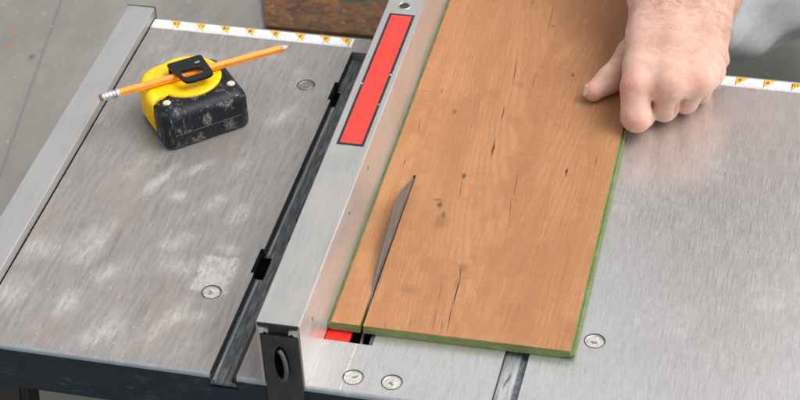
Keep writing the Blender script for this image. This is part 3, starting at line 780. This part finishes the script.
# core: tongue on the left, click lip on the right, saw cut from the front
def core_prof(right): return right
bm = bmesh.new()
leftp = [(0, 2.2), (0, 5.0), (2.0, 5.6), (3.0, 5.7), (3.0, 7.55), (KX0, 7.55), (KX0, 0), (3.5, 0), (1.0, 1.2)]
rightp = [(KX1, 0), (KX1, 7.55), (196.6, 7.55), (196.6, 5.0), (197.0, 3.9), (198.0, 3.7), (198.3, 4.6), (200.2, 4.4), (200.2, 2.4), (196.6, 2.0), (193.5, 1.9), (186.0, 0)]
prism_y(bm, leftp, 0, KY); prism_y(bm, rightp, 0, KY)
whole = leftp[:5] + rightp[2:] + leftp[-2:]
prism_y(bm, whole, KY + 0.02, L)
ppart('fibreboard_core', bm, mdf_mat())
bm = bmesh.new()
def sheet(x0, x1, ya, yb): box(bm, x0, x1, ya, yb, 7.57, 8.1)
sheet(3.0, KX0, 0.05, KY); sheet(KX1, 196.6, 0.05, KY); 
ob = oak_mat()
box(bm, 3.0, 196.6, KY, L, 7.57, 8.1)
ppart('oak_surface', bm, ob)

# ------------------------------------------------------------------ tape measure
ta = math.atan2(47.6, 55.3)
tm = tag(empty('tape_measure', (-123, 267.5, 0.3), ta), 'scuffed yellow and black tape measure lying on its side on the left of the tabletop', 'tape measure')
def tpart(name, bm, mat, **k): return obj(name, bm, mat, tm, **k)
def dshape(u0, u1, v0, v1, rb, rt, n=10):
    """D outline: small radius rb at the front corners, large rt at the back"""
    pts = []
    for (cx, cy, r, a0) in ((u1 - rb, v0 + rb, rb, -90), (u1 - rt, v1 - rt, rt, 0), (u0 + rt * 0.8, v1 - rt * 0.8, rt * 0.8, 90), (u0 + rb, v0 + rb, rb, 180)):
        for k in range(n + 1):
            t = R(a0 + 90 * k / n); pts.append((cx + r * math.cos(t), cy + r * math.sin(t)))
    return pts
def loft(bm, levels, mi=0, smooth=True):
    rings = [[bm.verts.new((x, y, z)) for x, y in pts] for pts, z in levels]
    for a, b in zip(rings, rings[1:]):
        n = len(a)
        for k in range(n):
            l = (k + 1) % n; f = bm.faces.new((a[k], a[l], b[l], b[k])); f.smooth = smooth; f.material_index = mi
    f = bm.faces.new(rings[0][::-1]); f.material_index = mi
    f = bm.faces.new(rings[-1]); f.material_index = mi
bm = bmesh.new()
TZ = 40.0
lv = []
for (ins, z) in ((2.5, 0), (0.8, 0.8), (0.1, 3), (0, 9), (0, 28), (0.6, 32), (2.2, 35.6), (5.2, 38.2), (8.5, 39.2)):
    lv.append((dshape(-3 + ins, 79 - ins, -4 + ins * 1.25, 77 - ins, 9 - ins * 0.4, 30 - ins * 0.4), z))
loft(bm, lv)
tpart('rubber_case', bm, case_mat())
# yellow shell: band wrapping the left end
M_yel = None
def yellow():
    g = G('yellow_plastic'); n = g.noise(0.1, 5, 0.7); f = g.noise(0.9, 4, 0.7)
    c = g.mix(g.rng(n, 0.35, 0.7), hexc(250, 205, 8), hexc(246, 192, 6)); c = g.mix(g.rng(f, 0.62, 0.78, 0, 0.35), c, hexc(150, 120, 40))
    g.bump(f, 0.15, 0.1)
    return g.done(c, 0.38, 0, 0.5)
M_yel = yellow()
bm = bmesh.new()
lv = []
for (ins, z) in ((4, 1), (0.8, 3), (-0.9, 8), (-0.9, 30), (-0.2, 35.0), (1.6, 38.4), (4.2, 40.6), (7, 41.3)):
    o2 = dshape(-3 + ins, 79 - ins, -4 + ins, 76 - ins, 10 - ins * 0.5, 30 - ins * 0.4, 14)
    lv.append(([(x, y) for x, y in o2], z))
loft(bm, lv)
# keep only the left end of it (a band on the end, curling onto the top)
geom = bm.verts[:] + bm.edges[:] + bm.faces[:]
bmesh.ops.bisect_plane(bm, geom=geom, plane_co=(13.0, 24, 0), plane_no=(0.92, -0.38, 0), clear_outer=True)
geom = bm.verts[:] + bm.edges[:] + bm.faces[:]
bmesh.ops.bisect_plane(bm, geom=geom, plane_co=(0, 23, 0), plane_no=(0, -1, 0), clear_outer=True)
bmesh.ops.holes_fill(bm, edges=[e for e in bm.edges if e.is_boundary])
tpart('yellow_shell', bm, M_yel)
bm = bmesh.new()
DC = (39.0, 43.0)
lathe(bm, [(31.4, 38.2), (31.2, 40.6), (30.2, 41.5), (28.3, 41.8), (0, 42.0)], DC[0], DC[1], 64)
tpart('round_side_cover', bm, M_yel)
# mould line and corner screws
bm = bmesh.new(); box(bm, 6, 70, -4.25, -3.6, 15.2, 15.7); tpart('mould_line', bm, plain('scuff_line', (0.10, 0.11, 0.12), 0.6))
for (u, v) in ((8.0, 16.0), (69.5, 13.5)):
    bm = bmesh.new(); lathe(bm, [(3.9, 37.5), (3.7, 39.6), (2.6, 40.1), (0, 40.0)], u, v, 20)
    tpart('case_screw', bm, plain('screw_cream', (0.58, 0.56, 0.44), 0.7, var=0.3, freq=0.5), smooth=True)
# belt clip: plate with rounded slot, raised on a foot at the left
CL = dict(outer=[(24, 54), (58, 52.5), (57, 16), (28.5, 16.5)], r=[2.5, 2.5, 8, 8], slot=[(31, 37), (49, 34), (50.5, 25), (30.5, 26)], z=(50.2, 52.6), bow=lambda p: 0.0, foot=((25.5, 52.2), (55, 53.6)), lug=(50, 42))
def clip():
    bm = bmesh.new()
    out = CL['outer']; z0, z1 = CL['z']
    def rounded(pts, r, n=6):
        res = []
        N = len(pts)
        for i in range(N):
            p0, p1, p2 = Vector(pts[i - 1]), Vector(pts[i]), Vector(pts[(i + 1) % N])
            a = (p0 - p1).normalized(); b = (p2 - p1).normalized(); ri = r[i] if isinstance(r, (list, tuple)) else r
            for k in range(n + 1):
                t = k / n; s, e = p1 + a * ri, p1 + b * ri
                res.append(s * (1 - t) ** 2 + p1 * 2 * t * (1 - t) + e * t ** 2)
        return res
    O = rounded(out, CL['r']); I = rounded(CL['slot'], 4.6)
    # bridge outer ring and slot ring with same count by angular resampling
    cx = sum(p.x for p in I) / len(I); cy = sum(p.y for p in I) / len(I)
    def cast(poly, ang):
        d = Vector((math.cos(ang), math.sin(ang))); best = None
        for i in range(len(poly)):
            a, b = poly[i - 1] - Vector((cx, cy)), poly[i] - Vector((cx, cy)); e = b - a
            den = d.x * e.y - d.y * e.x
            if abs(den) < 1e-9: continue
            t = (a.x * e.y - a.y * e.x) / den; s = (a.x * d.y - a.y * d.x) / den
            if t > 0 and -1e-6 <= s <= 1 + 1e-6: best = t if best is None else max(best, t)
        return Vector((cx, cy)) + d * best
    n = 96; rings = []
    for poly, z in ((I, z0), (O, z0), (O, z1), (I, z1)):
        rings.append([bm.verts.new((*cast(poly, 2 * math.pi * k / n), z + CL['bow'](cast(poly, 2 * math.pi * k / n)))) for k in range(n)])
    for a in range(4):
        A, B = rings[a], rings[(a + 1) % 4]
        for k in range(n): l = (k + 1) % n; bm.faces.new((A[k], A[l], B[l], B[k]))
    bmesh.ops.recalc_face_normals(bm, faces=bm.faces)
    bmesh.ops.bevel(bm, geom=[e for e in bm.edges if len(e.link_faces) == 2 and e.calc_face_angle(0) > 1.0], offset=0.45, segments=2, affect='EDGES')
    return bm
cp = tpart('belt_clip', clip(), plain('gloss_black_metal', (0.005, 0.005, 0.005), 0.14, var=0.3, spec=0.45))
bm = bmesh.new(); f0, f1 = CL['foot']
box(bm, f0[0], f1[0], f0[1], f1[1], 40.0, CL['z'][0] + 0.3, 0.5)
obj('clip_foot', bm, M_black, cp)
bm = bmesh.new(); t = CL['lug']; box(bm, t[0] - 2.4, t[0] + 2.4, t[1] - 1.2, t[1] + 1.2, CL['z'][1], CL['z'][1] + 0.5 , 0.2)
obj('clip_rivet', bm, plain('worn_metal', (0.42, 0.42, 0.38), 0.4, 0.6), cp)

# ------------------------------------------------------------------ pencil through the clip
pa, pb = Vector((-186.2, 273.2, 46.0)), Vector((-40.0, 379.6, 46.0))
pl = (pb - pa).length
pen = tag(empty('pencil', tuple(pa)), 'orange wooden pencil with eraser, pushed under the belt clip of the tape measure', 'pencil')
pen.rotation_euler = (pb - pa).to_track_quat('X', 'Z').to_euler()
def prod(bm, secs, n, phase=0.0):
    prev = None
    for (x, r) in secs:
        ring = [bm.verts.new((x, r * math.cos(2 * math.pi * k / n + phase), r * math.sin(2 * math.pi * k / n + phase))) for k in range(n)]
        if prev:
            for k in range(n): l = (k + 1) % n; bm.faces.new((prev[k], prev[l], ring[l], ring[k]))
        else: bm.faces.new(ring[::-1])
        prev = ring
    bm.faces.new(prev)
def pp(name, secs, n, mat, smooth=False, phase=0.0):
    bm = bmesh.new(); prod(bm, secs, n, phase); return obj(name, bm, mat, pen, smooth)
M_pen = plain('orange_lacquer', hexc(248, 148, 40), 0.28, var=0.07, freq=0.08)
pp('lacquered_shaft', [(17.5, 3.3), (18.2, 3.75), (pl - 8.5, 3.75), (pl - 7.4, 3.3)], 6, M_pen, phase=R(30))
pp('eraser', [(0, 2.4), (0.5, 3.0), (1.4, 3.35), (4, 3.4)], 24, plain('worn_pink_eraser', (0.30, 0.15, 0.11), 0.8, var=0.35, freq=0.6), True)
M_fer = plain('ferrule_aluminium', (0.72, 0.72, 0.74), 0.28, 0.85)
secs = [(3, 3.6)]
for k in range(8): secs += [(3.8 + k * 1.7, 3.95 if k % 2 else 3.5), (4.6 + k * 1.7, 3.95 if k % 2 else 3.5)]
secs += [(18.2, 3.85)]
fr = pp('ferrule', secs, 28, M_fer)
bm = bmesh.new()
for k in range(7):
    t = 2 * math.pi * k / 7
    for xx in (12.5, 15.0): box(bm, xx - 0.5, xx + 0.5, -0.35, 0.35, 3.4, 4.05); 
    # turn the pair round the axis
    for v in bm.verts[-16:]: v.co = Matrix.Rotation(t, 4, 'X') @ v.co
obj('crimp_mark', bm, M_ink, fr)
pp('bare_wood_cone', [(pl - 8.0, 3.6), (pl - 1.4, 1.3)], 28, plain('pencil_cedar', (0.68, 0.45, 0.34), 0.7, freq=0.6), True)
pp('graphite_tip', [(pl - 1.5, 1.25), (pl - 0.3, 0.8), (pl, 0.4)], 16, plain('graphite', (0.30, 0.27, 0.26), 0.5, 0.2), True)

# ------------------------------------------------------------------ person
SKIN_RED = [(277, 366, 52, 17, .40), (284, 352, 22, 17, .55), (312, 366, 56, 14, .35), (304, 385, 22, 14, .45), (320, 400, 20, 12, .45), (336, 384, 52, 13, .30),
            (238, 393, 20, 15, .50), (262, 430, 26, 16, .40), (345, 412, 44, 12, .25), (345, 520, 90, 26, .45), (270, 520, 80, 22, .2)]
hd = SDF((212, 326, -1), (392, 800, 262), 1.5)
def chain(pts, k=4):
    g = None
    for (a, ra), (b, rb) in zip(pts, pts[1:]):
        q = hd.cap(a, b, ra, rb); g = q if g is None else smin(g, q, k)
    return g
# palm: metacarpals fanning out of the wrist
palm = None
for a, ra, b, rb in (((281, 374, 45), 12.8, (277.5, 498, 66), 20), ((310, 376, 47.5), 12.8, (297, 502, 67), 21), ((333, 391, 44), 12.2, (319, 508, 66), 21), ((341.5, 416, 37), 11.2, (337, 516, 60), 19.5),
                     ((296, 380, 45.5), 12.6, (287, 500, 66), 20), ((322, 386, 44.5), 12.2, (308, 505, 66), 20), ((338, 404, 40), 11.6, (328, 512, 62), 20),
                     ((285, 395, 32), 12, (290, 490, 48), 17), ((318, 402, 28), 11, (318, 500, 46), 17)):
    q = hd.cap(a, b, ra, rb); palm = q if palm is None else smin(palm, q, 7)
for c, r in (((281, 371, 50), 9.2), ((310.5, 373, 53.5), 8.6), ((333, 389, 49.5), 8.0), ((341, 414, 42), 7.6)):
    palm = smin(palm, hd.ball(c, r), 6)
for a, b, r in (((285, 378, 47), (311, 381, 49.5), 10.6), ((311, 381, 49.5), (334, 395, 45.5), 10.4), ((334, 394, 45), (342, 417, 38), 10.4), ((285, 400, 46), (330, 415, 45), 14.5), ((284, 440, 54), (330, 452, 53), 17)):
    palm = smin(palm, hd.cap(a, b, r, r), 12)
# forearm
fore = smin(hd.cap((277, 498, 67), (306, 760, 215), 21, 37), hd.cap((337, 512, 62), (356, 765, 205), 20.5, 36), 24)
palm = smin(palm, fore, 16)
palm = smin(palm, hd.ball((350.5, 437, 37), 5.5), 9)
# fingers folded down against the table and the plank edge
idx = chain([((280.3, 371.5, 44.5), 13.2), ((284.3, 360.3, 22.0), 13.3), ((287, 375, 12.6), 11.2), ((289, 391, 11.8), 9)], 5)
mid = chain([((310, 374.5, 47), 12.7), ((305.8, 384.5, 17.2), 12.1), ((307, 401, 11.4), 10), ((307, 415, 11), 8.4)], 5)
rng_ = chain([((333, 390.5, 43.5), 11.8), ((323.0, 400.0, 15.6), 10.9), ((321, 417, 10.8), 9.4), ((321, 430, 10.5), 8)], 5)
lit = chain([((341.5, 414, 37), 10.8), ((333.5, 419, 13.4), 9.6), ((333, 438, 9.8), 8.2), ((333, 449, 9.5), 7.2)], 5)
fill = hd.cap((299.5, 389.5, 32), (325, 409, 27), 14, 13)
fing = smin(smin(idx, mid, 1.0), smin(rng_, lit, 1.4), 1.0)
fing = smin(fing, fill, 3)
body = smin(palm, fing, 2.5)
for a, b, r in (((298.6, 364.0, 38), (299.0, 366.5, 10), 1.9), ((316.5, 373, 36), (316.4, 378, 10), 1.5)):
    body = -smin(-body, hd.cap(a, b, r, r + 0.8), 2.6)
th = chain([((287, 482, 46), 15), ((268.5, 443, 30.5), 13.6), ((251.8, 412.5, 20.8), 10.9), ((239.9, 397.0, 17.8), 9.4)], 8)
body = smin(body, th, 5)
# creases across thumb joint
body = body + 0.35 * np.exp(-((hd.X - 251) ** 2 + (hd.Y - 411) ** 2) / 60.0) * np.sin((hd.X * 0.55 + hd.Y * 0.83) * 2.6)
for (cx, cy, cz) in ((280.5, 367, 50), (310, 369, 54), (333, 386, 50), (284, 352, 26)):
    body = body + 0.32 * np.exp(-((hd.X - cx) ** 2 + (hd.Y - cy) ** 2 + (hd.Z - cz) ** 2) / 90.0) * np.sin((hd.Y - cy) * 1.5 - (hd.Z - cz) * 1.1 + 0.8 * np.sin(hd.X * 0.5))
# veins on the back
for a, b, c in (((286, 400, 62), (296, 440, 72), (288, 490, 85)), ((322, 405, 59), (308, 445, 72), (310, 495, 86)), ((330, 430, 52), (322, 465, 68), (330, 510, 79))):
    body = smin(body, smin(hd.cap(a, b, 0.5, 0.7), hd.cap(b, c, 0.7, 1.0), 3), 5)
# flesh pressed flat where it meets the table
body = np.maximum(body, 0.4 - hd.Z)
hd.f = body
hv, hq = hd.mesh()
# the rest of the man, out of the frame, added for its reflection in the tabletop: upper arm, shoulders, neck, head (coarser)
bd = SDF((20, 640, -310), (640, 1330, 860), 9.0)
sh = None
def bj(sh, q, k): return q if sh is None else smin(sh, q, k)
for a, b, ra, rb, k in (((310, 745, 205), (345, 790, 232), 36, 44, 20), ((345, 790, 232), (455, 900, 470), 44, 56, 25), ((455, 900, 470), (235, 900, 475), 60, 60, 30),
                        ((350, 905, 470), (350, 940, 120), 118, 120, 40), ((235, 900, 475), (130, 850, 260), 55, 42, 25), ((130, 850, 260), (215, 800, 120), 40, 28, 20),
                        ((215, 800, 120), (240, 770, 90), 30, 26, 12), ((350, 880, 500), (350, 850, 610), 52, 50, 25)):
    sh = bj(sh, bd.cap(a, b, ra, rb), k)
sh = smin(sh, bd.ball((350, 830, 700), 88, (0.86, 1.05, 1.2)), 16)
sh = smin(sh, bd.cap((350, 745, 700), (350, 736, 672), 9, 14), 10)
for s in (-1, 1): sh = smin(sh, bd.ball((350 + s * 76, 838, 695), 18, (0.5, 0.9, 1.4)), 5)
bd.f = sh; bv, bq2 = bd.mesh()
bvw = bv
M_skin = skin_mat()
per = mesh_obj('person', [(hv, hq), (bv, bq2)], M_skin)
tag(per, 'person squatting behind the saw in faded jeans, bare left hand gripping the plank edge', 'person')
for md_ in (per.modifiers.new('s', 'SMOOTH'),): md_.factor = 0.5; md_.iterations = 2
# nail of the thumb
bm = bmesh.new()
bmesh.ops.create_uvsphere(bm, u_segments=24, v_segments=12, radius=1)
for v in bm.verts: v.co = Vector((v.co.x * 4.8, v.co.y * 6.0, v.co.z * 1.0 - (v.co.x ** 2) * 1.2))
nn = Vector((-0.86, -0.30, 0.30)).normalized(); ax_ = Vector((-0.55, -0.70, -0.35)).normalized(); sx_ = ax_.cross(nn).normalized(); ax_ = nn.cross(sx_).normalized()
mm = Matrix((sx_, ax_, nn)).transposed().to_4x4(); mm.translation = Vector((240.0, 396.5, 17.6)) + nn * 8.45
bm.transform(mm)
obj('thumbnail', bm, plain('nail', (0.66, 0.44, 0.35), 0.35, var=0.08), per, True)
# fine hair on the back of the hand and the forearm
rh = random.Random(11)
nrm = {}
tri = hv[hq]
cen = tri.mean(1); nq = np.cross(tri[:, 2] - tri[:, 0], tri[:, 3] - tri[:, 1]); nq /= np.linalg.norm(nq, axis=1)[:, None] + 1e-9
ok = np.where((nq[:, 2] > 0.1) & (cen[:, 1] > 385) & (cen[:, 1] < 640) & (cen[:, 0] > 262))[0]
hverts, hfaces = [], []
def strand(p, n, dr, L, r):
    base = len(hverts); side = np.cross(n, dr); side /= np.linalg.norm(side) + 1e-9
    K = 5
    for k in range(K + 1):
        t = k / K; c = p + dr * L * t + n * (L * 0.22 * math.sin(t * 2.4)) + side * L * 0.10 * math.sin(t * 3 + p[0]); rr = r * (1 - 0.85 * t)
        for u in (0, 2.094, 4.189): hverts.append(c + side * rr * math.cos(u) + n * rr * math.sin(u))
    for k in range(K):
        for j in range(3):
            a = base + k * 3 + j; b = base + k * 3 + (j + 1) % 3; hfaces.append((a, b, b + 3, a + 3))
cnt = 0
while cnt < 5200:
    i = ok[rh.randrange(len(ok))]; p, n = cen[i], nq[i]
    dens = min(1, max(0, (p[1] - 392) / 110)) ** 1.4 + 0.03
    if p[1] < 410 and p[0] < 300: dens *= 0.3
    if rh.random() > dens: continue
    d0 = np.array([0.85 - 0.004 * (p[0] - 300) + rh.gauss(0, .25), -0.55 + rh.gauss(0, .30), 0.0]); d0 = d0 - n * (d0 @ n); d0 /= np.linalg.norm(d0)
    strand(p - n * 0.1, n, d0, rh.uniform(8, 15), rh.uniform(0.035, 0.07)); cnt += 1
me = bpy.data.meshes.new('arm_hair'); me.from_pydata((np.array(hverts) * S).tolist(), [], hfaces); me.update()
mh = plain('brown_hair', (0.13, 0.07, 0.038), 0.5); me.materials.append(mh)
ho = bpy.data.objects.new('arm_hair', me); COL.objects.link(ho); ho.parent = per
# clothes: jeans, shirt, shoes, head hair
jn = SDF((-60, 470, -310), (760, 1260, 420), 6.0)
g = jn.cap((300, 603, -27), (560, 905, -60), 62, 88)
g = smin(g, jn.cap((305, 600, -45), (275, 535, -245), 44, 42), 10)
g = smin(g, jn.cap((560, 905, -60), (400, 1020, 20), 90, 110), 30)
g = smin(g, jn.cap((200, 1010, 20), (400, 1020, 20), 120, 120), 30)
g = smin(g, jn.cap((200, 1000, 20), (60, 800, -60), 90, 66), 30)
g = smin(g, jn.cap((60, 800, -60), (60, 905, -240), 64, 48), 20)
g = g + 4.0 * np.abs(np.sin((jn.X * 0.2 + jn.Y * 0.45 - jn.Z * 1.1) * 0.05 + 0.9 * np.sin(jn.X * 0.02))) + 4.5 * np.sin((jn.X * 0.7 + jn.Y * 0.75 + jn.Z * 0.4) * 0.045 + 1.5 * np.sin(jn.X * 0.021 + jn.Z * 0.03)) + 1.4 * np.sin((jn.X * 0.5 - jn.Y * 0.6 + jn.Z) * 0.09)
jn.f = g; jv, jq = jn.mesh()
jo = mesh_obj('jeans', [(jv, jq)], denim_mat(), per)
st_ = SDF((90, 700, 60), (610, 1140, 620), 7.0)
g = None
for a, b, ra, rb, k in (((350, 905, 470), (350, 945, 130), 130, 134, 40), ((455, 900, 470), (235, 900, 475), 72, 72, 40), ((455, 900, 470), (408, 855, 372), 68, 62, 20), ((235, 900, 475), (185, 875, 370), 66, 60, 20)):
    q = st_.cap(a, b, ra, rb); g = q if g is None else smin(g, q, k)
st_.f = g + 2.5 * np.sin(st_.X * 0.05 + st_.Z * 0.03 + 2 * np.sin(st_.Z * 0.02)); sv, sq = st_.mesh()
mesh_obj('shirt', [(sv, sq)], plain('grey_cotton', (0.06, 0.06, 0.065), 0.9), per)  # unseen shirt, kept dark for its reflection in the tabletop
for x, y in ((275, 575), (60, 885)):
    so_ = SDF((x - 80, y - 150, -306), (x + 80, y + 170, -150), 6.0)
    so_.f = np.maximum(smin(so_.cap((x, y - 90, -262), (x, y + 60, -262), 40, 36), so_.cap((x, y + 40, -262), (x, y + 45, -190), 40, 42), 20), -299 - so_.Z)
    a_, b_ = so_.mesh(); mesh_obj('shoe', [(a_, b_)], plain('brown_leather', (0.07, 0.04, 0.025), 0.5), per)
hh = SDF((250, 720, 640), (450, 950, 840), 6.0)
hh.f = np.maximum(hh.ball((350, 836, 706), 94, (0.88, 1.05, 1.2)), -(hh.Z - 668 + (hh.Y - 800) * -0.9)); hh.f = np.maximum(hh.f, 0 * hh.f - 1e3)
a_, b_ = hh.mesh(); mesh_obj('head_hair', [(a_, b_)], mh, per)


# ------------------------------------------------------------------ fine sawdust
rs = random.Random(21)
bm = bmesh.new()
def grain(x, y, z, r):
    vs_ = [bm.verts.new((x + r * rs.uniform(-1, 1) * 1.3, y + r * rs.uniform(-1, 1), z + (r * 0.8 if k == 3 else 0))) for k in range(4)]
    for t in ((0, 1, 2), (0, 1, 3), (1, 2, 3), (0, 2, 3)): bm.faces.new([vs_[i] for i in t])
for _ in range(420): grain(rs.gauss(345, 40), rs.gauss(290, 45), 0.05, rs.uniform(0.2, 0.55)) if rs.random() < 0.55 else grain(rs.uniform(282, 520), rs.uniform(10, 440), 0.05, rs.uniform(0.2, 0.5))
for _ in range(160): grain(rs.uniform(84, 140), 12 + abs(rs.gauss(0, 22)) if rs.random() < 0.5 else rs.uniform(4, 50), 0.05, rs.uniform(0.2, 0.5))
for _ in range(200): grain(rs.uniform(-200, -5), rs.uniform(8, 430), 0.05, rs.uniform(0.2, 0.5))
for _ in range(150):
    yy = rs.uniform(68, 250); xx = (103.6 - abs(rs.gauss(0, 2.0)) if rs.random() < 0.5 else 109.6 + abs(rs.gauss(0, 2.5))) - (yy - 65) * 0.0108
    grain(xx, yy, 8.5, rs.uniform(0.15, 0.4))
for v in bm.verts: v.co.x = v.co.x
tag(obj('sawdust', bm, plain('pale_sawdust', (0.66, 0.55, 0.40), 0.9, var=0.3, freq=0.5)), 'pale sawdust grains scattered over the tabletop and beside the cut', 'sawdust', kind='stuff')
